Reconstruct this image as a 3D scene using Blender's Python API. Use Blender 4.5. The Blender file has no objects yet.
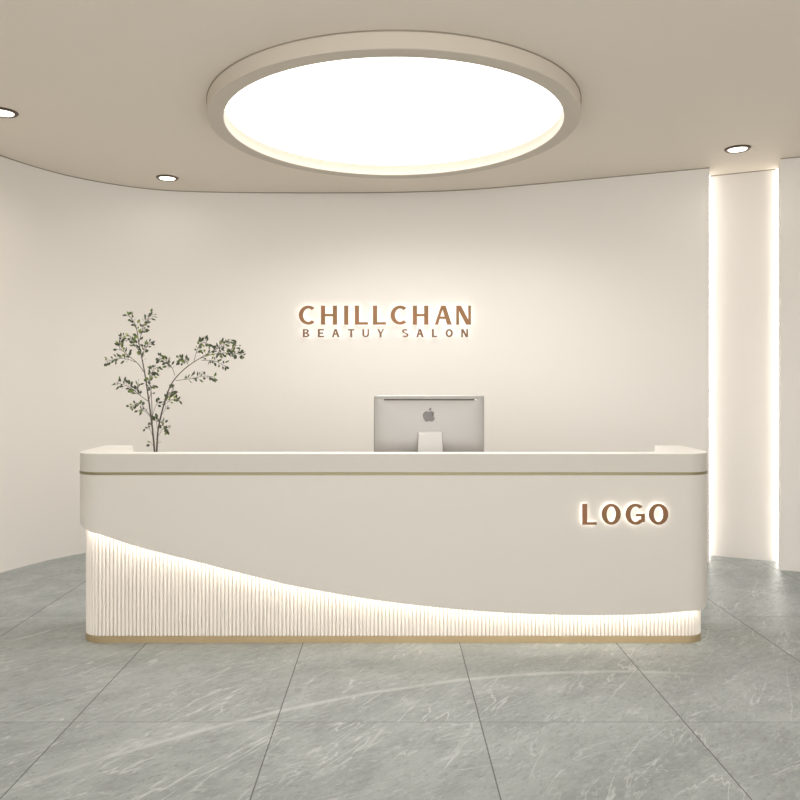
import bpy, bmesh, math, random
from mathutils import Vector
random.seed(7)
C = bpy.context.scene.collection
PI = math.pi
F = 750.0; VX = 391.0; VY = 383.0; EYE = 1.5
CEIL = 3.30
def X(px, d): return (px - VX) * d / F
def Z(py, d): return EYE - (py - VY) * d / F

# ---------------------------------------------------------------- materials
def mat(name, col, rough=.5, metal=0.0, spec=.5, emit=None, estr=0.0, bump=0.0, bscale=60, var=0.0):
    m = bpy.data.materials.new(name); m.use_nodes = True
    nt = m.node_tree; b = nt.nodes['Principled BSDF']
    b.inputs['Base Color'].default_value = (*col, 1)
    b.inputs['Roughness'].default_value = rough
    b.inputs['Metallic'].default_value = metal
    b.inputs['Specular IOR Level'].default_value = spec
    if emit:
        b.inputs['Emission Color'].default_value = (*emit, 1)
        b.inputs['Emission Strength'].default_value = estr
    if bump or var:
        tc = nt.nodes.new('ShaderNodeTexCoord'); n = nt.nodes.new('ShaderNodeTexNoise')
        n.inputs['Scale'].default_value = bscale; n.inputs['Detail'].default_value = 4
        nt.links.new(tc.outputs['Object'], n.inputs['Vector'])
        if bump:
            bp = nt.nodes.new('ShaderNodeBump'); bp.inputs['Strength'].default_value = bump
            bp.inputs['Distance'].default_value = .002
            nt.links.new(n.outputs['Fac'], bp.inputs['Height']); nt.links.new(bp.outputs['Normal'], b.inputs['Normal'])
        if var:
            mx = nt.nodes.new('ShaderNodeMix'); mx.data_type = 'RGBA'
            mx.inputs['A'].default_value = (*[c * (1 - var) for c in col], 1)
            mx.inputs['B'].default_value = (*[min(1, c * (1 + var)) for c in col], 1)
            nt.links.new(n.outputs['Fac'], mx.inputs['Factor']); nt.links.new(mx.outputs['Result'], b.inputs['Base Color'])
    return m

WARM = (1.0, .93, .83)
M = {}
M['wall'] = mat('wall_paint', (.77, .735, .692), .75, spec=.2, bump=.08, bscale=180)
M['ceiling'] = mat('ceiling_paint', (.79, .72, .63), .8, spec=.15, bump=.06, bscale=180)
M['gap'] = mat('shadow_gap_paint', (.30, .255, .20), .8)
M['desk'] = mat('desk_lacquer', (.64, .605, .555), .42, spec=.35, bump=.02, bscale=40)
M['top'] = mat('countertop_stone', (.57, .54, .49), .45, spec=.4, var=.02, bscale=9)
M['top_lit'] = mat('countertop_stone_lit', (.88, .85, .80), .3, spec=.5, var=.02, bscale=9)  # top of the counter band, light from above put into a whiter colour
M['flute'] = mat('fluted_lacquer', (.84, .785, .72), .6, spec=.2)
M['brass'] = mat('brushed_brass', (.48, .37, .22), .42, metal=.55, var=.08, bscale=25)
M['strip'] = mat('champagne_strip', (.25, .215, .12), .4, metal=.5, var=.05, bscale=25)
M['bronze'] = mat('letter_bronze', (.17, .093, .043), .32, metal=.75, var=.18, bscale=6)
M['bronze2'] = mat('letter_bronze_dark', (.15, .09, .05), .35, metal=.6, var=.1, bscale=9)
M['halo'] = mat('halo_led', (1, 1, 1), emit=(1, .95, .88), estr=3.6)
M['halo_s'] = mat('halo_led_soft', (1, 1, 1), emit=(1, .96, .90), estr=2.6)
M['led'] = mat('led_warm', (1, 1, 1), emit=(1, .93, .83), estr=13)
M['niche_led'] = mat('led_niche', (1, 1, 1), emit=(1, .97, .93), estr=9.5)
M['diff'] = mat('light_diffuser', (1, 1, 1), emit=(1, .965, .91), estr=2.0)
M['down'] = mat('downlight_lens', (1, 1, 1), emit=(1, .93, .82), estr=5)
M['ring'] = mat('light_ring_paint', (.60, .54, .46), .6, spec=.2, bump=.03, bscale=100)
M['trimdark'] = mat('downlight_trim', (.12, .085, .06), .35, metal=.5, var=.05)
M['alu'] = mat('aluminium', (.38, .365, .345), .42, metal=.4, bump=.02, bscale=300)
M['alul'] = mat('aluminium_light', (.52, .505, .48), .4, metal=.3, var=.02)
M['slot'] = mat('slot_dark', (.05, .045, .04), .5, var=.05)
M['emb'] = mat('emblem_dark', (.16, .15, .14), .35, metal=.1, var=.04)
M['glass'] = mat('screen_glass', (.015, .015, .018), .08, var=.05)
M['white'] = mat('white_plastic', (.85, .84, .82), .4, var=.02)
M['vase'] = mat('vase_ceramic', (.72, .66, .58), .35, var=.06, bscale=12, bump=.05)
M['bark'] = mat('branch_bark', (.10, .08, .06), .8, var=.3, bscale=70, bump=.3)

for k in ('bronze', 'bronze2'):   # brushed metal drifting between olive bronze and copper
    for n in M[k].node_tree.nodes:
        if n.type == 'MIX':
            n.inputs['A'].default_value = (.135, .095, .035, 1) if k == 'bronze' else (.12, .075, .035, 1)
            n.inputs['B'].default_value = (.23, .095, .055, 1) if k == 'bronze' else (.18, .09, .055, 1)
        if n.type == 'TEX_NOISE': n.inputs['Scale'].default_value = 9; n.inputs['Detail'].default_value = 1
def leaf_mat():
    m = bpy.data.materials.new('leaf_green'); m.use_nodes = True
    nt = m.node_tree; b = nt.nodes['Principled BSDF']; b.inputs['Roughness'].default_value = .5
    g = nt.nodes.new('ShaderNodeNewGeometry'); r = nt.nodes.new('ShaderNodeValToRGB')
    e = r.color_ramp.elements
    e[0].position = 0; e[0].color = (.035, .045, .025, 1); e[1].position = 1; e[1].color = (.28, .33, .06, 1)
    k = e.new(.55); k.color = (.06, .08, .035, 1); k = e.new(.85); k.color = (.12, .17, .045, 1)
    nt.links.new(g.outputs['Random Per Island'], r.inputs['Fac']); nt.links.new(r.outputs['Color'], b.inputs['Base Color'])
    return m
M['leaf'] = leaf_mat()

def floor_mat():
    m = bpy.data.materials.new('grey_marble_tiles'); m.use_nodes = True
    nt = m.node_tree; N = nt.nodes; L = nt.links; b = N['Principled BSDF']
    def nd(t, **k):
        n = N.new(t)
        for a, v in k.items(): setattr(n, a, v)
        return n
    def math_(op, a, b_=None, c=None):
        n = nd('ShaderNodeMath', operation=op)
        for i, v in enumerate((a, b_, c)):
            if v is None: continue
            if isinstance(v, (int, float)): n.inputs[i].default_value = v
            else: L.new(v, n.inputs[i])
        return n.outputs[0]
    tc = nd('ShaderNodeTexCoord'); sep = nd('ShaderNodeSeparateXYZ'); L.new(tc.outputs['Object'], sep.inputs[0])
    x, y = sep.outputs['X'], sep.outputs['Y']
    PX, PY, X0, Y0 = .9025, 1.505, -.507, 3.3186
    fx = math_('DIVIDE', math_('SUBTRACT', x, X0), PX); fy = math_('DIVIDE', math_('SUBTRACT', y, Y0), PY)
    ix = math_('FLOOR', fx); iy = math_('FLOOR', fy)
    dx = math_('MULTIPLY', math_('ABSOLUTE', math_('SUBTRACT', fx, math_('ROUND', fx))), PX)
    dy = math_('MULTIPLY', math_('ABSOLUTE', math_('SUBTRACT', fy, math_('ROUND', fy))), PY)
    grout = math_('MAXIMUM', math_('LESS_THAN', dx, .0026), math_('MULTIPLY', math_('LESS_THAN', dy, .003), .45))
    # per tile shift of the stone pattern
    comb = nd('ShaderNodeCombineXYZ')
    L.new(math_('ADD', x, math_('MULTIPLY', ix, 3.17)), comb.inputs[0])
    L.new(math_('ADD', y, math_('MULTIPLY', iy, 5.31)), comb.inputs[1])
    L.new(math_('MULTIPLY', math_('ADD', ix, math_('MULTIPLY', iy, 3.0)), 0.37), comb.inputs[2])
    def mapped(rot, sc, src=None):
        mp = nd('ShaderNodeMapping'); mp.inputs['Rotation'].default_value = (0, 0, rot)
        mp.vector_type = 'TEXTURE'; mp.inputs['Scale'].default_value = [1 / q for q in sc]; L.new(src or comb.outputs[0], mp.inputs[0]); return mp.outputs[0]
    def noise(v, sc, det=6, rough=.6, dist=0):
        n = nd('ShaderNodeTexNoise'); n.inputs['Scale'].default_value = sc; n.inputs['Detail'].default_value = det
        n.inputs['Roughness'].default_value = rough; n.inputs['Distortion'].default_value = dist
        L.new(v, n.inputs['Vector']); return n.outputs['Fac']
    def ramp(v, p0, p1, c0=0.0, c1=1.0):
        r = nd('ShaderNodeMapRange'); r.interpolation_type = 'SMOOTHSTEP'
        r.inputs['From Min'].default_value = p0; r.inputs['From Max'].default_value = p1
        r.inputs['To Min'].default_value = c0; r.inputs['To Max'].default_value = c1
        L.new(v, r.inputs['Value']); return r.outputs[0]
    cloud = noise(mapped(.7, (1, 1.9, 1)), 2.2, 7, .62, .6)
    fleck = noise(mapped(.75, (1, 2.2, 1)), 22, 5, .85, .5)
    def veins(rot, sc, nsc, w, dist=1.0):
        n = noise(mapped(rot, sc), nsc, 4, .55, dist)
        return ramp(math_('ABSOLUTE', math_('SUBTRACT', n, .5)), 0, w, 1, 0)
    v1 = math_('MULTIPLY', veins(1.02, (.55, 3.6, 1), 1.5, .012, .15), ramp(noise(mapped(.3, (1, 1, 1)), 2.3), .40, .58))
    v2 = math_('MULTIPLY', veins(.5, (.6, 3.2, 1), 1.9, .010, .2), ramp(noise(mapped(1.3, (1, 1, 1)), 2.9), .44, .6))
    v3 = math_('MULTIPLY', veins(.85, (1.0, 3.4, 1), 4.4, .020, .35), ramp(noise(mapped(2.3, (1, 1, 1)), 4.0), .42, .66))
    # the long pale arc that sweeps across several tiles
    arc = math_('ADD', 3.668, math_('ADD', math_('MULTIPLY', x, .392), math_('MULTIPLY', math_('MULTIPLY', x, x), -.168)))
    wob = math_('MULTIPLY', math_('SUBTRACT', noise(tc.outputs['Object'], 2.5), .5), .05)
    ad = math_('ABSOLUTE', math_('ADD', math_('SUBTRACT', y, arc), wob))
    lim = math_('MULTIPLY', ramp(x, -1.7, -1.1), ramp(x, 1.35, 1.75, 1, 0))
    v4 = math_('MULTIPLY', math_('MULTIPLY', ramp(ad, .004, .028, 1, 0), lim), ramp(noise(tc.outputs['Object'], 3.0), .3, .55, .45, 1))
    def mixc(f, a, c):
        mx = nd('ShaderNodeMix', data_type='RGBA')
        L.new(f, mx.inputs['Factor']) if not isinstance(f, float) else None
        for k, v in (('A', a), ('B', c)):
            if isinstance(v, tuple): mx.inputs[k].default_value = (*v, 1)
            else: L.new(v, mx.inputs[k])
        return mx.outputs['Result']
    col = mixc(ramp(cloud, .32, .68), FC0, FC1)
    col = mixc(math_('MULTIPLY', ramp(fleck, .53, .66), .62), col, FDARK)
    col = mixc(math_('MULTIPLY', ramp(fleck, .46, .36), .45), col, FLIGHT)
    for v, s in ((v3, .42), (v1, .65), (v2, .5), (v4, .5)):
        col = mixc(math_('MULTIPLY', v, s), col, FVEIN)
    col = mixc(math_('MULTIPLY', grout, .85), col, (.10, .10, .09))
    L.new(col, b.inputs['Base Color'])
    L.new(math_('ADD', ramp(fleck, .3, .7, .34, .46), math_('MULTIPLY', grout, .4)), b.inputs['Roughness'])
    b.inputs['Specular IOR Level'].default_value = .42
    return m
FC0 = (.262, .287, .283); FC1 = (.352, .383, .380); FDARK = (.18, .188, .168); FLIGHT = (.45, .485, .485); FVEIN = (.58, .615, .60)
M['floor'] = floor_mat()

# ---------------------------------------------------------------- helpers
def empty(name, loc, label=None, cat=None, group=None):
    o = bpy.data.objects.new(name, None); C.objects.link(o); o.location = loc; o.empty_display_size = .1
    if label: o['label'] = label
    if cat: o['category'] = cat
    if group: o['group'] = group
    return o
def root_loc(p):
    v = Vector((0, 0, 0))
    while p: v += p.location; p = p.parent
    return v
def obj(name, bm, m, parent=None, smooth=False, label=None, angle=None):
    bmesh.ops.recalc_face_normals(bm, faces=bm.faces)
    if parent: bmesh.ops.translate(bm, verts=bm.verts, vec=-root_loc(parent))
    me = bpy.data.meshes.new(name); bm.to_mesh(me); bm.free()
    me.materials.append(M[m])
    if smooth:
        me.shade_smooth()
        if angle: me.set_sharp_from_angle(angle=math.radians(angle))
    o = bpy.data.objects.new(name, me); C.objects.link(o)
    if parent: o.parent = parent
    if label: o['label'] = label
    return o
def struct(name, bm, m, **k):
    o = obj(name, bm, m, None, **k); o['kind'] = 'structure'; return o

def box(bm, lo, hi, bevel=0):
    b2 = bmesh.new(); bmesh.ops.create_cube(b2, size=1)
    for v in b2.verts: v.co = Vector([(lo[i] + hi[i]) / 2 + v.co[i] * (hi[i] - lo[i]) for i in range(3)])
    if bevel: bmesh.ops.bevel(b2, geom=list(b2.edges), offset=bevel, segments=3, profile=.5, affect='EDGES')
    me = bpy.data.meshes.new('t'); b2.to_mesh(me); b2.free(); bm.from_mesh(me); bpy.data.meshes.remove(me)
def prism_xy(bm, pts, z0, z1):
    a = [bm.verts.new((x, y, z0)) for x, y in pts]; b = [bm.verts.new((x, y, z1)) for x, y in pts]
    n = len(pts)
    fs = [bm.faces.new(a[::-1]), bm.faces.new(b)]
    for i in range(n): bm.faces.new((a[i], a[(i + 1) % n], b[(i + 1) % n], b[i]))
    bmesh.ops.triangulate(bm, faces=fs)
def lathe(bm, prof, cx, cy, seg=48, close=False):
    rings = []
    for r, z in prof:
        if r < 1e-6: rings.append([bm.verts.new((cx, cy, z))])
        else: rings.append([bm.verts.new((cx + r * math.cos(2*PI*i/seg), cy + r * math.sin(2*PI*i/seg), z)) for i in range(seg)])
    pr = list(zip(rings, rings[1:]))
    if close: pr.append((rings[-1], rings[0]))
    for A, B in pr:
        for i in range(seg):
            j = (i + 1) % seg
            if len(A) == 1 and len(B) == 1: continue
            if len(A) == 1: bm.faces.new((A[0], B[i], B[j]))
            elif len(B) == 1: bm.faces.new((A[i], A[j], B[0]))
            else: bm.faces.new((A[i], A[j], B[j], B[i]))
def sheet(bm, A, B, zA0, zA1, zB0=None, zB1=None):
    """closed thick strip: outer polyline A, inner polyline B, bottom/top heights per point"""
    n = len(A); f = lambda z, i: z[i] if isinstance(z, (list, tuple)) else z
    zB0 = zA0 if zB0 is None else zB0; zB1 = zA1 if zB1 is None else zB1
    a0 = [bm.verts.new((*A[i], f(zA0, i))) for i in range(n)]; a1 = [bm.verts.new((*A[i], f(zA1, i))) for i in range(n)]
    b0 = [bm.verts.new((*B[i], f(zB0, i))) for i in range(n)]; b1 = [bm.verts.new((*B[i], f(zB1, i))) for i in range(n)]
    for i in range(n - 1):
        bm.faces.new((a0[i], a0[i+1], a1[i+1], a1[i])); bm.faces.new((b0[i+1], b0[i], b1[i], b1[i+1]))
        bm.faces.new((a1[i], a1[i+1], b1[i+1], b1[i])); bm.faces.new((a0[i+1], a0[i], b0[i], b0[i+1]))
    bm.faces.new((a0[0], a1[0], b1[0], b0[0])); bm.faces.new((a1[-1], a0[-1], b0[-1], b1[-1]))
def offset_line(pts, d):
    out = []
    for i, p in enumerate(pts):
        a = Vector(pts[max(i-1, 0)]); b = Vector(pts[min(i+1, len(pts)-1)]); t = (b - a).normalized()
        out.append((p[0] - t.y * d, p[1] + t.x * d))
    return out
def catmull(pts, n=8):
    out = []
    P = [Vector(p) for p in pts]; P = [2*P[0]-P[1]] + P + [2*P[-1]-P[-2]]
    for i in range(1, len(P) - 2):
        for k in range(n):
            t = k / n; a, b, c, d = P[i-1], P[i], P[i+1], P[i+2]
            out.append(tuple(.5*((2*b) + (c-a)*t + (2*a-5*b+4*c-d)*t*t + (3*b-a-3*c+d)*t**3)))
    out.append(tuple(P[-2])); return out
def lerp_table(tab, x):
    if x <= tab[0][0]: return tab[0][1]
    for (x0, y0), (x1, y1) in zip(tab, tab[1:]):
        if x <= x1: return y0 + (y1 - y0) * (x - x0) / (x1 - x0)
    return tab[-1][1]

# ---------------------------------------------------------------- setting
YB = -2.6
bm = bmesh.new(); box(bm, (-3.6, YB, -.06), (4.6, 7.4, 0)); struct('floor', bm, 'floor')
# main wall, one sheet that bends from the left side round to the back
wp = [(-3.32, 3.6), (-3.315, 4.2), (-3.295, 4.8), (-3.24, 5.35), (-3.087, 5.921), (-2.88, 6.38), (-2.64, 6.67), (-2.33, 6.90),
      (-2.0, 7.02), (-1.5, 7.075), (-.86, 7.09), (-.3, 7.085), (.2, 7.055), (.72, 6.975), (1.25, 6.80), (1.835, 6.58), (2.25, 6.422), (2.66, 6.265)]
wl = [(-3.32, YB)] + catmull(wp, 6)
bm = bmesh.new(); sheet(bm, wl, offset_line(wl, .06), 0, CEIL); struct('wall_back', bm, 'wall', smooth=True, angle=30)
nA, nB, nC, nD, nE, nF = (2.66, 6.265), (2.758, 6.525), (3.25, 6.30), (3.122, 6.012), (4.35, 5.54), (4.35, YB)
bm = bmesh.new(); prism_xy(bm, [nA, nB, nC, (3.30, 6.40), (2.72, 6.67), (2.60, 6.36)], 0, CEIL); struct('wall_niche', bm, 'wall')
bm = bmesh.new(); prism_xy(bm, [nC, nD, nE, nF, (4.45, YB), (4.45, 5.66), (3.30, 6.40)], 0, CEIL); struct('wall_right', bm, 'wall')
bm = bmesh.new(); box(bm, (-3.6, YB, CEIL), (4.6, 7.4, CEIL + .08)); struct('ceiling', bm, 'ceiling')
# thin dark strips with the gap's shade painted in, where the walls meet the ceiling
def gapline(name, pts, d=.004):
    bm = bmesh.new(); sheet(bm, offset_line(pts, -d), offset_line(pts, .0005), CEIL - .007, CEIL - .0003); struct(name, bm, 'gap')
gapline('gap_shade_1', wl[1:])
gapline('gap_shade_2', [nD, ((nD[0]+nE[0])/2, (nD[1]+nE[1])/2), nE])
gapline('gap_shade_3', [nB, ((nB[0]+nC[0])/2, (nB[1]+nC[1])/2), nC])
def wall_d(px):
    """depth of the back wall along the view through picture column px"""
    for (x0, y0), (x1, y1) in zip(wl[1:], wl[2:]):
        a = VX + x0 * F / y0; b = VX + x1 * F / y1
        if a <= px <= b: return y0 + (y1 - y0) * (px - a) / (b - a)
    return 7.07
# vertical LED strips in the niche
def led_post(c, d1, d2, label, away=0.0):
    # c corner, d1 direction along the back wall, d2 direction along the side wall (towards the room)
    r = empty('led_strip_light', (c[0], c[1], 0), label, 'light', None)
    c = Vector(c); d1 = Vector(d1).normalized(); d2 = Vector(d2).normalized()
    c = c + d2 * away; r.location = (c.x, c.y, 0)
    q = lambda a, b: tuple(c + d1 * a + d2 * b)
    bm = bmesh.new(); prism_xy(bm, [q(.002, .002), q(.014, .002), q(.002, .014)], .004, CEIL - .012); obj('diffuser', bm, 'niche_led', r)
    bm = bmesh.new()
    bm.free()
    for z0, z1 in ((.0005, .004), (CEIL - .012, CEIL - .0085)):
        bm = bmesh.new(); prism_xy(bm, [q(.002, .002), q(.018, .002), q(.002, .018)], z0, z1); obj('end_cap', bm, 'alul', r)
    return r
dBC = Vector(nC) - Vector(nB)
led_post(nB, dBC, Vector(nA) - Vector(nB), 'vertical strip light in the niche corner beside the curved wall', .055)
led_post(nC, -dBC, Vector(nD) - Vector(nC), 'vertical strip light in the niche corner beside the right-hand pier', .02)

# ---------------------------------------------------------------- round ceiling light
RX, RY = X(393.7, 5.044), 5.044
rl = empty('ceiling_light', (RX, RY, CEIL), 'huge round glowing ceiling light with a thick cream rim above the desk', 'ceiling light')
ZR = EYE + 1.706
bm = bmesh.new()
b = .004
lathe(bm, [(1.115, CEIL - .0005), (1.115, ZR + b), (1.115 + b, ZR), (1.22 - b, ZR), (1.22, ZR + b), (1.22, CEIL - .0005)], RX, RY, 160, close=True)
obj('rim', bm, 'ring', rl, smooth=True, angle=35)
bm = bmesh.new(); lathe(bm, [(1.2202, CEIL - .007), (1.224, CEIL - .007), (1.224, CEIL - .0003), (1.2202, CEIL - .0003)], RX, RY, 160, close=True)  # dark band with the shade at the ceiling joint painted in
obj('shadow_gap', bm, 'gap', rl, label='thin dark line around the rim')
bm = bmesh.new(); lathe(bm, [(0, CEIL - .012), (1.1145, CEIL - .012), (1.1145, CEIL - .002), (0, CEIL - .002)], RX, RY, 160)
obj('diffuser', bm, 'diff', rl, label='bright white luminous disc')

# ---------------------------------------------------------------- downlights
def downlight(x, y, label):
    r = empty('downlight', (x, y, CEIL), label, 'downlight', 'recessed downlights in the ceiling')
    bm = bmesh.new(); lathe(bm, [(.075, CEIL - .0005), (.070, CEIL - .010), (.078, CEIL - .014), (.090, CEIL - .010), (.096, CEIL - .0005)], x, y, 48, close=True)
    obj('trim_ring', bm, 'trimdark', r, smooth=True, angle=50)
    bm = bmesh.new(); lathe(bm, [(0, CEIL - .0085), (.0665, CEIL - .0085), (.0695, CEIL - .0005), (0, CEIL - .0005)], x, y, 48)
    obj('lens', bm, 'down', r)
    return r
def dup(root, loc, label):
    r = root.copy(); C.objects.link(r); r.location = loc; r['label'] = label
    for ch in root.children:
        c = ch.copy(); C.objects.link(c); c.parent = r
        for g in ch.children:
            d = g.copy(); C.objects.link(d); d.parent = c
    return r
d0 = downlight(-1.96, 6.57, 'small round downlight close to the curved wall, above the leafy branches')
for (x, y, lb) in ((-2.578, 4.98, 'small round downlight at the left edge, halfway cut off by the picture'),
                   (2.66, 5.757, 'small round downlight in front of the glowing niche')):
    dup(d0, (x, y, CEIL), lb)
DL = [(-1.96, 6.57), (-2.578, 4.98), (2.66, 5.757)]

# ---------------------------------------------------------------- reception desk
DF = 4.26            # front of the upper panel
BF = 4.327           # front of the fluted base
BACK = 4.78
desk = empty('reception_desk', (.0145, 4.55, 0), 'long cream reception desk with swooping front panel over a lit fluted base', 'reception desk')
class UPath:
    def __init__(s, xl, xr, front, back, r):
        s.xl, s.xr, s.f, s.b, s.r = xl, xr, front, back, r
        s.side = back - front - r; s.arc = r * PI / 2; s.fr = xr - xl - 2 * r
        s.L = 2 * s.side + 2 * s.arc + s.fr
    def at(s, t, off=0):
        """point at arc length t, pushed outwards by off; t=0 is the back of the left side"""
        r, sd, ar = s.r, s.side, s.arc
        if t <= sd: return (s.xl - off, s.b - t)
        if t <= sd + ar:
            a = (t - sd) / r; return (s.xl + r - (r + off) * math.cos(a), s.f + r - (r + off) * math.sin(a))
        if t <= sd + ar + s.fr: return (s.xl + r + t - sd - ar, s.f - off)
        t2 = t - sd - ar - s.fr
        if t2 <= ar:
            a = t2 / r; return (s.xr - r + (r + off) * math.sin(a), s.f + r - (r + off) * math.cos(a))
        return (s.xr + off, s.f + r + t2 - ar)
    def samples(s, ds=.02, arcn=18):
        out = [s.side * i / 6 for i in range(6)] + [s.side + s.arc * i / arcn for i in range(arcn)]
        n = int(s.fr / ds); out += [s.side + s.arc + s.fr * i / n for i in range(n)]
        o = s.side + s.arc + s.fr
        out += [o + s.arc * i / arcn for i in range(arcn)] + [o + s.arc + s.side * i / 6 for i in range(7)]
        return out
PAN = UPath(-1.82, 1.849, DF, BACK, .16)
BAS = UPath(-1.80, 1.828, BF, BACK, .12)
# lower edge of the panel, read off along its front
edge_px = [(99, 534), (112, 539), (125, 542), (146, 549), (175, 556.5), (203.7, 563.8), (230, 570.5), (258, 577.3), (289, 585), (327.5, 592.6), (366, 599), (405, 604.3),
           (444, 608.6), (482.6, 611.8), (521, 614), (560, 615.2), (600, 615.8), (640, 615), (670, 613), (688, 611)]
edge = [(X(px, DF), Z(py, DF)) for px, py in edge_px]
sm = []
for i, e in enumerate(edge):
    if 0 < i < len(edge) - 1: sm.append((e[0], .25 * edge[i-1][1] + .5 * e[1] + .25 * edge[i+1][1]))
    else: sm.append(e)
edge = catmull(sm, 5)
def zb(t):
    s0 = PAN.side + PAN.arc; s1 = s0 + PAN.fr
    if t < s0:
        d = s0 - t; return min(.93, edge[0][1] + (.20 * d + .55 * d * d if d < .2 else .062 + .45 * (d - .2)))
    if t > s1: return edge[-1][1] + 4.5 * max(0, min(t - s1, .26) - .09) ** 2 + .3 * max(0, t - s1 - .26)
    return lerp_table(edge, PAN.at(t)[0])
ZS0, ZS1, ZT = Z(475.2, DF), Z(472.3, DF), Z(453, DF)
ts = PAN.samples()
bm = bmesh.new()
sheet(bm, [PAN.at(t) for t in ts], [PAN.at(t, -.012) for t in ts], [zb(t) for t in ts], ZS0)
obj('front_panel', bm, 'desk', desk, smooth=True, angle=30, label='smooth cream panel cut along a sweeping curve')
bm = bmesh.new(); sheet(bm, [PAN.at(t, .0025) for t in ts], [PAN.at(t, -.03) for t in ts], ZS0 + .0004, ZS1 - .0004)
obj('metal_strip', bm, 'strip', desk, smooth=True, angle=30, label='thin champagne metal strip under the top band')
# top band, U-shaped in plan
outer = [PAN.at(t) for t in ts]
inn = [(1.68, BACK), (1.64, 4.666), (1.60, 4.553), (1.56, 4.44), (1.535, 4.367), (1.524, 4.345), (1.503, 4.332), (1.475, 4.328), (1.43, 4.3275)]
inn += [(-x + .033, y) for x, y in reversed(inn)]
def resample(pts, n):
    acc = [0]
    for p, q in zip(pts, pts[1:]): acc.append(acc[-1] + math.dist(p, q))
    out = []
    for i in range(n):
        d = acc[-1] * i / (n - 1); k = 0
        while k < len(acc) - 2 and acc[k+1] < d: k += 1
        f = (d - acc[k]) / max(1e-9, acc[k+1] - acc[k]); out.append((pts[k][0] + (pts[k+1][0] - pts[k][0]) * f, pts[k][1] + (pts[k+1][1] - pts[k][1]) * f))
    return out
inn = inn[::-1]
# same number of points, matched leg by leg so the top stays clean
def nearest_t(p): return p
no = len(ts); k1 = 6 + 18; k2 = no - 25
half = len(inn) // 2
il = resample(inn[:half], k1 + 1); ir = resample(inn[half:], no - k2)
mid = resample([il[-1], ir[0]], k2 - k1 + 1)
inner = il + mid[1:-1] + ir
c_ = .004
def ring_slab(rows):
    bm = bmesh.new(); R_ = [[bm.verts.new(p) for p in row] for row in rows]
    for a in range(len(R_)):
        A, B = R_[a], R_[(a + 1) % len(R_)]
        for i in range(no - 1): bm.faces.new((A[i], A[i+1], B[i+1], B[i]))
    for e in (0, -1): bm.faces.new([row[e] for row in R_][::1 if e else -1])
    return bm
ZM = ZT - .007
cb = obj('countertop', ring_slab([[(*p, ZS1) for p in outer], [(*p, ZM) for p in outer], [(*p, ZM) for p in inner], [(*p, ZS1) for p in inner]]),
    'top', desk, smooth=True, angle=40, label='pale raised counter band running around three sides')
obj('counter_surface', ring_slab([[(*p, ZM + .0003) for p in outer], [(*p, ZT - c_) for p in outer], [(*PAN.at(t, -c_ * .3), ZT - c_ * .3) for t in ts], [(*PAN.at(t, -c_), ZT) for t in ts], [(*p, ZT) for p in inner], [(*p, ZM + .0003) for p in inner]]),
    'top_lit', cb, smooth=True, angle=40, label='thin top surface of the band, light on it painted in as a whiter tone')
# fluted base
NF = round(BAS.L / .0222); K = 16
bt = []; off = []
for i in range(NF * K + 1):
    bt.append(BAS.L * i / (NF * K)); u = abs((i % K) / K * 2 - 1)
    off.append(-.016 if u > .75 else -.006 * (1 - math.sqrt(1 - (u / .78) ** 2)))
bm = bmesh.new()
sheet(bm, [BAS.at(t, o) for t, o in zip(bt, off)], [BAS.at(t, -.03) for t in bt], .0405, .92)
obj('fluted_base', bm, 'flute', desk, smooth=True, angle=50, label='cream base of fine upright flutes')
kt = BAS.samples(.1)
bm = bmesh.new(); sheet(bm, [BAS.at(t, .001) for t in kt], [BAS.at(t, -.05) for t in kt], .0005, .0395)
obj('kick_plate', bm, 'brass', desk, smooth=True, angle=30, label='brass kick plate along the floor')
# LED ribbon behind the lower edge of the panel
bm = bmesh.new(); A = []; B = []; zz = []
for t in ts:
    p = PAN.at(t, -.0125); A.append(p)
    q = PAN.at(t, -.0125 - (.020 if PAN.side + PAN.arc * .5 < t < PAN.L - PAN.side - PAN.arc * .5 else .008)); B.append(q); zz.append(zb(t) + .012)
sheet(bm, A, B, zz, [z + .006 for z in zz])
obj('led_strip', bm, 'led', desk, label='hidden warm light strip washing down the flutes')
# inside: work surface
bm = bmesh.new(); box(bm, (-1.60, 4.36, .835), (1.64, BACK, .86), .003); obj('work_surface', bm, 'top', desk)
bm = bmesh.new(); box(bm, (-1.755, 4.36, ZS0 - .06), (1.785, 4.385, ZS1 - .001)); 
box(bm, (-1.755, 4.40, .8605), (-1.602, BACK - .002, ZS1 - .001)); box(bm, (1.642, 4.40, .8605), (1.785, BACK - .002, ZS1 - .001))
obj('inner_panel', bm, 'desk', desk)

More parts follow.
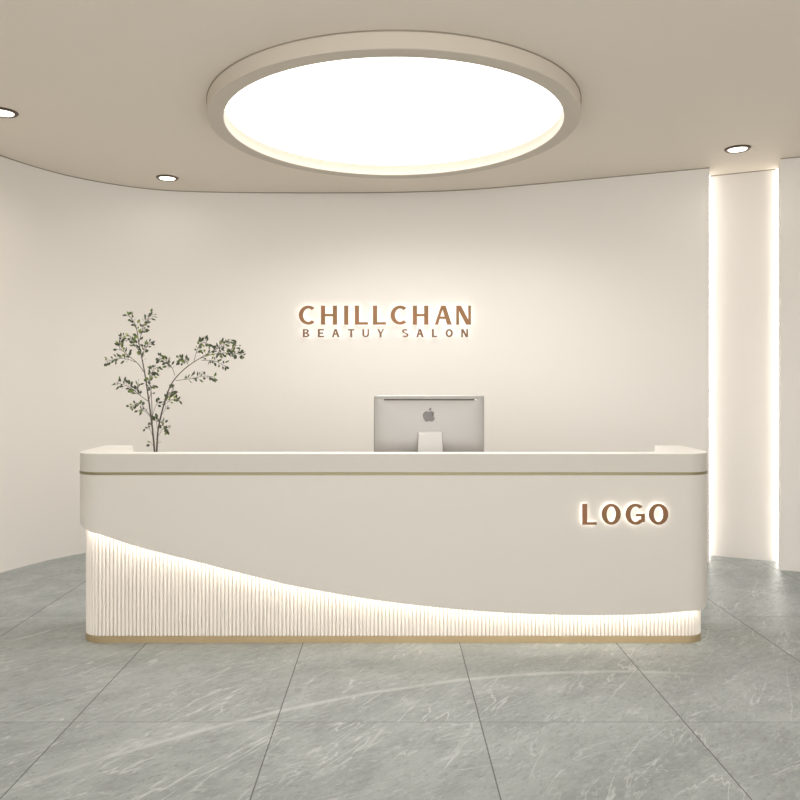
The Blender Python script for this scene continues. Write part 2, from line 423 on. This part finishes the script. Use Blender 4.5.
# ---------------------------------------------------------------- lettering
def bar(out, pts): out.append(('poly', pts))
def ell(out, cx, cy, rx, ry, ix, iy, a0, a1, n=40):
    out.append(('arc', (cx, cy, rx, ry, ix, iy, a0, a1, n)))
def glyph(ch, w, h, tk, tn):
    """list of pieces; tk thick stem width, tn thin stroke width"""
    o = []
    R = lambda x0, y0, x1, y1: bar(o, [(x0, y0), (x1, y0), (x1, y1), (x0, y1)])
    if ch == 'C': ell(o, w*.56, h/2, w*.56, h/2, w*.56 - tk, h/2 - tn*1.15, 48, 312)
    elif ch == 'O': ell(o, w/2, h/2, w/2, h/2, w/2 - tk, h/2 - tn*1.1, 0, 360)
    elif ch == 'G':
        ell(o, w*.52, h/2, w*.52, h/2, w*.52 - tk, h/2 - tn*1.15, 46, 322); R(w*.55, h*.40, w, h*.40 + tn); R(w - tk*.75, h*.13, w, h*.42)
    elif ch == 'H': R(0, 0, tk, h); R(w - tk, 0, w, h); R(tk, h*.5 - tn/2, w - tk, h*.5 + tn/2)
    elif ch == 'I': R(0, 0, w, h)
    elif ch == 'L': R(0, 0, tk, h); R(tk, 0, w, tn)
    elif ch == 'E': R(0, 0, tk, h); R(tk, 0, w, tn); R(tk, h - tn, w, h); R(tk, h*.5 - tn/2, w*.88, h*.5 + tn/2)
    elif ch == 'T': R(w/2 - tk/2, 0, w/2 + tk/2, h - tn); R(0, h - tn, w, h)
    elif ch == 'A':
        bar(o, [(0, 0), (tn*1.25, 0), (w*.5 + tn*.2, h), (w*.5 - tn*.9, h)])
        bar(o, [(w - tk*1.1, 0), (w, 0), (w*.5 + tk*.55, h), (w*.5 - tk*.5, h)])
        R(w*.22, h*.30, w*.76, h*.30 + tn)
    elif ch == 'N':
        R(0, 0, tn*1.1, h); R(w - tn*1.1, 0, w, h); bar(o, [(w - tk*1.15, 0), (w, 0), (tk*1.1, h), (0, h)])
    elif ch == 'U':
        R(0, h*.35, tk, h); R(w - tn, h*.35, w, h); ell(o, w/2, h*.36, w/2, h*.36, w/2 - (tk+tn)/2, h*.36 - tn, 180, 360)
    elif ch == 'Y':
        R(w/2 - tk/2, 0, w/2 + tk/2, h*.48); bar(o, [(w/2 - tk/2, h*.42), (w/2 + tk*.4, h*.42), (tk*1.1, h), (0, h)])
        bar(o, [(w/2 - tn*.4, h*.42), (w/2 + tk/2, h*.42), (w, h), (w - tn, h)])
    elif ch == 'B':
        R(0, 0, tk, h)
        ell(o, w*.48, h*.74, w*.44, h*.26, w*.44 - tk, h*.26 - tn, -90, 90); ell(o, w*.5, h*.27, w*.5, h*.27, w*.5 - tk, h*.27 - tn, -90, 90)
        R(tk, 0, w*.5, tn); R(tk, h - tn, w*.5, h); R(tk, h*.5 - tn/2, w*.5, h*.5 + tn/2)
    elif ch == 'S':
        ell(o, w*.5, h*.73, w*.47, h*.27, w*.47 - tk*.9, h*.27 - tn, 30, 255); ell(o, w*.5, h*.27, w*.5, h*.27, w*.5 - tk*.9, h*.27 - tn, -150, 75)
        bar(o, [(w*.30, h*.62), (w*.22, h*.52), (w*.70, h*.36), (w*.80, h*.47)])
    return o
def extrude_glyph(bm, pieces, x0, z0, ya, yb, shrink=0.0):
    for pi_, (kind, d) in enumerate(pieces):
        ya += .00015; yb -= .00015
        if kind == 'poly':
            pts = [(x0 + x, z0 + z) for x, z in d]
            if shrink:
                cx = sum(p[0] for p in pts) / len(pts); cz = sum(p[1] for p in pts) / len(pts)
                sx = max(p[0] for p in pts) - cx; sz = max(p[1] for p in pts) - cz
                pts = [(cx + (x - cx) * max(.3, 1 - shrink / max(sx, 1e-6)), cz + (z - cz) * max(.3, 1 - shrink / max(sz, 1e-6))) for x, z in pts]
            a = [bm.verts.new((x, ya, z)) for x, z in pts]; b = [bm.verts.new((x, yb, z)) for x, z in pts]
            bm.faces.new(a); bm.faces.new(b[::-1])
            for i in range(len(a)): bm.faces.new((a[i], b[i], b[(i+1) % len(a)], a[(i+1) % len(a)]))
        else:
            cx, cy, rx, ry, ix, iy, a0, a1, n = d; full = a1 - a0 >= 360
            rx -= shrink; ry -= shrink; ix += shrink; iy += shrink
            rows = []
            for i in range(n + (0 if full else 1)):
                t = math.radians(a0 + (a1 - a0) * i / n); c, s = math.cos(t), math.sin(t)
                rows.append([bm.verts.new((x0 + cx + q * c, y, z0 + cy + w * s)) for q, w, y in ((rx, ry, ya), (ix, iy, ya), (ix, iy, yb), (rx, ry, yb))])
            m = len(rows)
            for i in range(m if full else m - 1):
                A, B = rows[i], rows[(i + 1) % m]
                for k in range(4): bm.faces.new((A[k], A[(k+1) % 4], B[(k+1) % 4], B[k]))
            if not full: bm.faces.new(rows[0]); bm.faces.new(rows[-1][::-1])
def letter(ch, px0, px1, py0, py1, d, parent, stem, thin, m, halo, gap=.022, th=.010, sh=.003):
    """letter whose face is at depth d, standing off the surface behind it"""
    x0, x1, z0, z1 = X(px0, d), X(px1, d), Z(py1, d), Z(py0, d); s = d / F
    pc = glyph(ch, x1 - x0, z1 - z0, stem * s, thin * s)
    bm = bmesh.new(); extrude_glyph(bm, pc, x0, z0, d, d + th)
    lt = obj('letter', bm, m, parent, label='raised bronze capital letter ' + ch)
    bm = bmesh.new(); extrude_glyph(bm, pc, x0, z0, d + th + .0004, d + th + .006, sh)
    obj('backlight', bm, halo, lt)
    if True:   # studs to the wall
        kind, dd = pc[0]
        if kind == 'poly': cx = sum(p[0] for p in dd) / 4; cz = sum(p[1] for p in dd) / 4; pts = [(cx, cz)]
        else: pts = [(dd[0] - (dd[2] + dd[4]) / 2, dd[1])]
        if ch in 'HN': pts.append((x1 - x0 - pts[0][0], pts[0][1]))
        for (a, b_) in pts:
            bm = bmesh.new(); box(bm, (x0 + a - .003, d + th + .0065, z0 + b_ - .003), (x0 + a + .003, d + th + gap - .0012, z0 + b_ + .003)); obj('stud', bm, 'alul', lt)
    return lt
# desk lettering
for ch, a, b_ in (('L', 582.4, 596.8), ('O', 601.9, 620.9), ('G', 625.7, 645), ('O', 649, 668.4)):
    letter(ch, a, b_, 503.8, 524.8, DF - .024, desk, 4.9, 2.5, 'bronze', 'halo', gap=.016, th=.008, sh=.002)
# wall lettering
wd = 7.05
s1 = empty('wall_sign', (X(385, wd), wd, Z(324.5, wd)), 'large bronze backlit letters reading CHILLCHAN on the curved wall', 'sign')
for ch, a, b_ in (('C', 298.8, 315.8), ('H', 320.9, 337.1), ('I', 344.1, 348.4), ('L', 354.8, 367.9), ('L', 372.9, 386), ('C', 390.6, 407.5), ('H', 412.8, 428.4), ('A', 434.8, 451.9), ('N', 456.3, 471)):
    d = min(wall_d(a), wall_d(b_)) - .045
    letter(ch, a, b_, 305.6, 324.6, d, s1, 4.3, 2.5, 'bronze', 'halo_s', gap=.035 + (0 if d > 7.0 else .01), sh=.004)
s2 = empty('wall_sign', (X(385, wd), wd, Z(337.2, wd)), 'small wide-spaced backlit letters reading BEATUY SALON under the larger sign', 'sign')
for ch, a, b_ in (('B', 302.8, 309.4), ('E', 317.8, 324), ('A', 331.9, 339.6), ('T', 348, 354.4), ('U', 362.3, 369), ('Y', 377.1, 384), ('S', 401.9, 408.5), ('A', 416.3, 423.8), ('L', 431.9, 437), ('O', 445.6, 452.9), ('N', 461.3, 468)):
    d = min(wall_d(a), wall_d(b_)) - .045
    letter(ch, a, b_, 329, 337.2, d, s2, 2.0, 1.5, 'bronze2', 'halo_s', gap=.035, sh=.002)

# ---------------------------------------------------------------- computer
MD = 4.60    # depth of the rear face
WS = .8603
mx0, mx1, mz1 = X(373.8, MD), X(484.8, MD), Z(395.3, MD)
mcx = (mx0 + mx1) / 2; mz0 = mz1 - .50
pc_ = empty('desktop_computer', (mcx, MD + .03, WS), 'silver all-in-one desktop computer seen from behind on the desk', 'computer')
def rrect(cx, cz, w, h, r, n=6):
    o = []
    for sx, sz, a in ((1, 1, 0), (-1, 1, 90), (-1, -1, 180), (1, -1, 270)):
        for i in range(n + 1):
            t = math.radians(a + 90 * i / n); o.append((cx + sx * (w/2 - r) + r * math.cos(t), cz + sz * (h/2 - r) + r * math.sin(t)))
    return o
bm = bmesh.new(); mcz = (mz0 + mz1) / 2
rings = []
for (w, h, y, r) in ((mx1 - mx0, .50, MD + .040, .014), (mx1 - mx0, .50, MD + .030, .014), (mx1 - mx0 - .010, .49, MD + .022, .014), (mx1 - mx0 - .05, .45, MD + .016, .02), (mx1 - mx0 - .14, .38, MD + .010, .04), (mx1 - mx0 - .26, .27, MD + .005, .05), (mx1 - mx0 - .40, .15, MD + .001, .05), (mx1 - mx0 - .5, .06, MD, .028)):
    rings.append([bm.verts.new((x, y, z)) for x, z in rrect(mcx, mcz, w, h, r)])
for A, B in zip(rings, rings[1:]):
    for i in range(len(A)): bm.faces.new((A[i], A[(i+1) % len(A)], B[(i+1) % len(A)], B[i]))
bm.faces.new(rings[0]); bm.faces.new(rings[-1][::-1])
obj('rear_shell', bm, 'alu', pc_, smooth=True, angle=40, label='brushed silver rear shell')
bm = bmesh.new(); box(bm, (mx0 + .012, MD + .0405, mz0 + .075), (mx1 - .012, MD + .043, mz1 - .012), .001); obj('screen', bm, 'glass', pc_)
def shell_y(x, z):
    """depth of the curved rear shell at a point"""
    e = min(min(x - mx0, mx1 - x), min(z - mz0, mz1 - z))
    return MD + lerp_table([(0, .030), (.005, .022), (.025, .016), (.07, .010), (.13, .005), (.2, .001)], e)
vz = Z(399.7, MD)
bm = bmesh.new(); vy = shell_y(mcx, vz); box(bm, (X(384, MD), vy - .0022, vz - .0042), (X(474.5, MD), vy + .006, vz + .0042), .001); obj('vent_slot', bm, 'slot', pc_, label='narrow dark air slot near the top edge')
bm = bmesh.new(); box(bm, (X(475, MD), vy - .0025, vz - .004), (X(477, MD), vy + .006, vz + .004), .001); obj('port_cover', bm, 'white', pc_)
# fruit emblem
s = MD / F; ex, ez = X(429, MD), Z(416.4, MD)
body = [(0, 4.3), (1.2, 4.9), (2.6, 5.2), (4.1, 4.7), (5.2, 3.7), (4.3, 2.8), (3.8, 1.5), (4.0, .1), (4.9, -1.0), (5.9, -1.6), (5.2, -3.3), (4.0, -4.8), (2.8, -5.4), (1.5, -5.0), (.2, -4.7), (-1.2, -5.0), (-2.5, -5.4), (-3.9, -4.5), (-5.1, -2.6), (-5.9, -.4), (-6.0, 1.7), (-5.2, 3.6), (-3.8, 4.8), (-2.2, 5.1), (-.9, 4.6)]
leafp = [(-.1, 5.6), (.1, 7.0), (1.1, 8.3), (2.3, 8.8), (2.3, 7.4), (1.4, 6.1)]
bm = bmesh.new()
for poly in (catmull(body + [body[0]], 3)[:-1], leafp):
    pts = [(ex + p[0] * s, ez + p[1] * s) for p in poly]
    a = [bm.verts.new((x, MD - .0012, z)) for x, z in pts]; b2 = [bm.verts.new((x, MD + .010, z)) for x, z in pts]
    fs = [bm.faces.new(a), bm.faces.new(b2[::-1])]
    for i in range(len(a)): bm.faces.new((a[i], b2[i], b2[(i+1) % len(a)], a[(i+1) % len(a)]))
    bmesh.ops.triangulate(bm, faces=fs)
obj('emblem', bm, 'emb', pc_, label='dark bitten-fruit emblem')
# stand: bent arm tapering upwards, then the foot
prof = [(MD - .004, Z(432.3, MD), .069), (MD - .022, Z(434, MD), .0705), (MD - .034, Z(445, MD), .074), (MD - .042, Z(453, MD), .077), (MD - .052, .96, .085), (MD - .055, .885, .09), (MD - .040, .868, .092), (MD + .13, .866, .092)]
bm = bmesh.new(); rr = []
scx = X(430, MD)
n = len(prof)
for i, (y, z, hw) in enumerate(prof):
    t = (Vector(prof[min(i+1, n-1)][:2]) - Vector(prof[max(i-1, 0)][:2])).normalized(); nv = Vector((t.y, -t.x)) * .0045
    rr.append([bm.verts.new((scx + sx * hw, y + k * nv.x, z + k * nv.y)) for sx, k in ((-1, 1), (1, 1), (1, -1), (-1, -1))])
for A, B in zip(rr, rr[1:]):
    for i in range(4): bm.faces.new((A[i], A[(i+1) % 4], B[(i+1) % 4], B[i]))
bm.faces.new(rr[0]); bm.faces.new(rr[-1][::-1])
obj('stand', bm, 'alul', pc_, smooth=True, angle=40, label='paler bent metal stand')

# ---------------------------------------------------------------- leafy branches
PD = 4.58
pbx = X(155, PD)
plant = empty('leafy_branch_plant', (pbx, PD, WS), 'tall airy branches with small dark green leaves rising at the left end of the desk', 'plant')
bm = bmesh.new()
lathe(bm, [(0, WS), (.045, WS), (.058, WS + .03), (.062, WS + .08), (.050, WS + .13), (.030, WS + .165), (.026, WS + .185), (.031, WS + .197), (.027, WS + .197), (.022, WS + .183), (.026, WS + .16), (.045, WS + .12), (.05, WS + .04), (0, WS + .02)], pbx, PD, 40)
obj('vase', bm, 'vase', plant, smooth=True, angle=60)
def tube(bm, pts, r0, r1, seg=7):
    rings = []; n = len(pts)
    for i, p in enumerate(pts):
        t = (pts[min(i+1, n-1)] - pts[max(i-1, 0)]).normalized(); a = t.cross(Vector((0, 1, 0))).normalized(); b_ = t.cross(a)
        r = r0 + (r1 - r0) * i / (n - 1)
        rings.append([bm.verts.new(p + (a * math.cos(2*PI*k/seg) + b_ * math.sin(2*PI*k/seg)) * r) for k in range(seg)])
    for A, B in zip(rings, rings[1:]):
        for k in range(seg): bm.faces.new((A[k], A[(k+1) % seg], B[(k+1) % seg], B[k]))
    bm.faces.new(rings[0]); bm.faces.new(rings[-1][::-1])
def leaf(bm, p, d, ln, wd_):
    up = Vector((random.uniform(-1, 1), random.uniform(-1.4, -.2), random.uniform(-.4, 1))).normalized()
    d = d.normalized(); sd = d.cross(up).normalized(); nn = sd.cross(d).normalized()
    c = [p, p + d*ln*.28 + sd*wd_*.42, p + d*ln*.6 + sd*wd_*.46, p + d*ln + nn*ln*.06, p + d*ln*.6 - sd*wd_*.46, p + d*ln*.28 - sd*wd_*.42]
    m1 = bm.verts.new(p + d*ln*.28 - nn*wd_*.12); m2 = bm.verts.new(p + d*ln*.6 - nn*wd_*.12)
    v = [bm.verts.new(q) for q in c]
    bm.faces.new((v[0], v[1], m1)); bm.faces.new((v[1], v[2], m2, m1)); bm.faces.new((v[2], v[3], m2))
    bm.faces.new((v[0], m1, v[5])); bm.faces.new((m1, m2, v[4], v[5])); bm.faces.new((m2, v[3], v[4]))
ZS = 800 / 210.0
def P3(zx, zy, dep): d = PD + dep; return Vector((X(60 + zx / ZS, d), d, Z(290 + zy / ZS, d)))
# (points in the enlarged view, start depth, end depth, r0, r1, leaves from fraction, leaf count)
left_set = [
 ([(362, 700), (360, 615), (351, 520), (338, 420), (325, 330), (312, 260), (300, 200), (288, 135), (258, 92)], 0, .03, .0062, .0016, .60, 26),
 ([(338, 420), (347, 385), (340, 340), (352, 310), (372, 292)], .0, -.05, .0022, .001, .35, 22),
 ([(352, 520), (350, 440), (348, 390)], .0, -.03, .0028, .0018, .9, 2),
 ([(300, 200), (312, 160), (324, 122), (352, 92)], .02, -.02, .0022, .001, .25, 26),
 ([(312, 262), (322, 225), (345, 200)], .0, .04, .0018, .001, .2, 16),
 ([(322, 315), (296, 280), (255, 245), (225, 215), (245, 175)], .0, .06, .0024, .001, .4, 26),
 ([(290, 275), (250, 262), (215, 262), (176, 272)], .03, .0, .0016, .001, .2, 16),
 ([(305, 235), (280, 205), (262, 170)], .01, -.05, .0016, .001, .3, 12),
 ([(338, 425), (305, 402), (268, 372), (215, 352)], .0, -.08, .0022, .001, .3, 28),
 ([(300, 398), (292, 375), (300, 355)], -.03, -.06, .0014, .001, .3, 7),
 ([(345, 480), (322, 452), (300, 432), (264, 446)], .0, .05, .002, .001, .3, 18),
 ([(352, 495), (325, 462), (305, 455)], .0, .05, .0014, .001, .4, 5),
 ([(356, 570), (345, 535), (330, 520)], .0, .02, .0014, .0008, .5, 5),
 ([(325, 340), (345, 365), (358, 362)], .0, -.03, .0012, .001, .4, 7),
 ([(352, 480), (365, 440), (378, 425)], .0, -.03, .0012, .001, .5, 4),
 ([(358, 600), (346, 578)], 0, .01, .001, .0007, .4, 2),
]
right_set = [
 ([(360, 700), (368, 615), (374, 530), (392, 450), (410, 390), (435, 342), (480, 296), (530, 262), (590, 228), (655, 196)], .01, -.05, .0060, .0012, .80, 22),
 ([(530, 262), (590, 243), (650, 240), (698, 248)], -.02, .0, .0018, .001, .35, 30),
 ([(540, 268), (585, 270), (632, 290)], -.02, -.08, .0016, .001, .25, 14),
 ([(440, 345), (500, 338), (550, 328), (590, 332)], .0, .05, .0018, .001, .15, 22),
 ([(437, 325), (428, 298), (405, 270), (380, 258)], .0, .04, .0018, .001, .3, 22),
 ([(490, 288), (478, 268), (450, 262)], .0, .03, .0016, .001, .2, 20),
 ([(510, 275), (520, 235), (535, 205), (560, 200)], -.01, -.05, .0016, .001, .25, 22),
 ([(590, 230), (610, 210), (650, 188)], -.03, -.06, .0014, .001, .2, 14),
 ([(620, 215), (650, 225), (675, 210)], -.03, .0, .0012, .001, .2, 12),
 ([(392, 452), (410, 410), (435, 375)], .0, .04, .0016, .001, .3, 18),
 ([(396, 440), (425, 418), (456, 414)], .0, -.04, .0014, .001, .25, 9),
 ([(385, 480), (400, 455), (402, 440)], .0, -.02, .001, .0008, .4, 3),
 ([(373, 540), (368, 505), (372, 492)], .0, -.03, .0014, .001, .5, 9),
 ([(372, 560), (392, 530), (412, 532)], .0, .03, .0014, .001, .35, 12),
 ([(378, 520), (395, 512)], .0, .01, .001, .0008, .3, 4),
 ([(367, 600), (378, 575)], 0, -.01, .001, .0007, .4, 2),
]
for nm, sset in (('left', left_set), ('right', right_set)):
    bmS = bmesh.new(); bmL = bmesh.new()
    for pts, d0_, d1_, r0, r1, fr, cnt in sset:
        q = catmull(pts, 5); n = len(q)
        P = [P3(a, b_, d0_ + (d1_ - d0_) * i / (n - 1)) for i, (a, b_) in enumerate(q)]
        if P[0].z < WS + .13: P[0].z = WS + .03; P[0].x = pbx
        tube(bmS, P, r0, r1)
        cnt = int(cnt * 1.35)
        for k in range(cnt):
            f = fr + (1 - fr) * (k + random.random()) / cnt; f = min(f, .999) * (n - 1); i = int(f)
            p = P[i].lerp(P[min(i+1, n-1)], f - i); t = (P[min(i+1, n-1)] - P[max(i-1, 0)]).normalized()
            side = random.choice((-1, 1)); pr = Vector((-t.z, 0, t.x)) * side
            dr = (t * random.uniform(.1, .9) + pr * random.uniform(.3, 1.0) + Vector((0, random.uniform(-.7, .7), random.uniform(-.2, .3))))
            st = p + dr.normalized() * random.uniform(.002, .022)
            tube(bmS, [p, (p + st) / 2, st], .0007, .0005, 4)
            leaf(bmL, st, dr, random.uniform(.018, .035), random.uniform(.011, .018))
    st_ = obj('branch', bmS, 'bark', plant, smooth=True)
    obj('leaves', bmL, 'leaf', st_)

# ---------------------------------------------------------------- light
def area(name, loc, rot, size, e, col, spread=None, shape='DISK', sy=None):
    l = bpy.data.lights.new(name, 'AREA'); l.energy = e; l.color = col; l.shape = shape; l.size = size
    if sy: l.size_y = sy
    if spread: l.spread = math.radians(spread)
    o = bpy.data.objects.new(name, l); C.objects.link(o); o.location = loc; o.rotation_euler = rot; return o
area('ring_light', (RX, RY, CEIL - .02), (0, 0, 0), 2.1, 45, (1, .97, .94), 150)
for (x, y), e in zip(DL, (.6, 7.5, 1.2)): area('downlight_lamp', (x, y, CEIL - .02), (0, 0, 0), .12, e, (1, .93, .84), 160)
w = bpy.data.worlds.new('World'); bpy.context.scene.world = w; w.use_nodes = True
bg = w.node_tree.nodes['Background']; bg.inputs[0].default_value = (1, .985, .965, 1); bg.inputs[1].default_value = 3.75

# ---------------------------------------------------------------- camera
cam = bpy.data.cameras.new('camera'); co = bpy.data.objects.new('camera', cam); C.objects.link(co)
cam.sensor_width = 36; cam.sensor_fit = 'HORIZONTAL'; cam.lens = 36 * F / 800
cam.shift_x = (400 - VX) / 800; cam.shift_y = -(400 - VY) / 800
co.location = (0, 0, EYE); co.rotation_euler = (PI / 2, 0, 0); cam.clip_start = .05
sc = bpy.context.scene; sc.camera = co
sc.view_settings.view_transform = 'Standard'; sc.view_settings.look = 'None'
sc.view_settings.exposure = 0.0; sc.view_settings.gamma = 1; sc.view_settings.use_curve_mapping = False
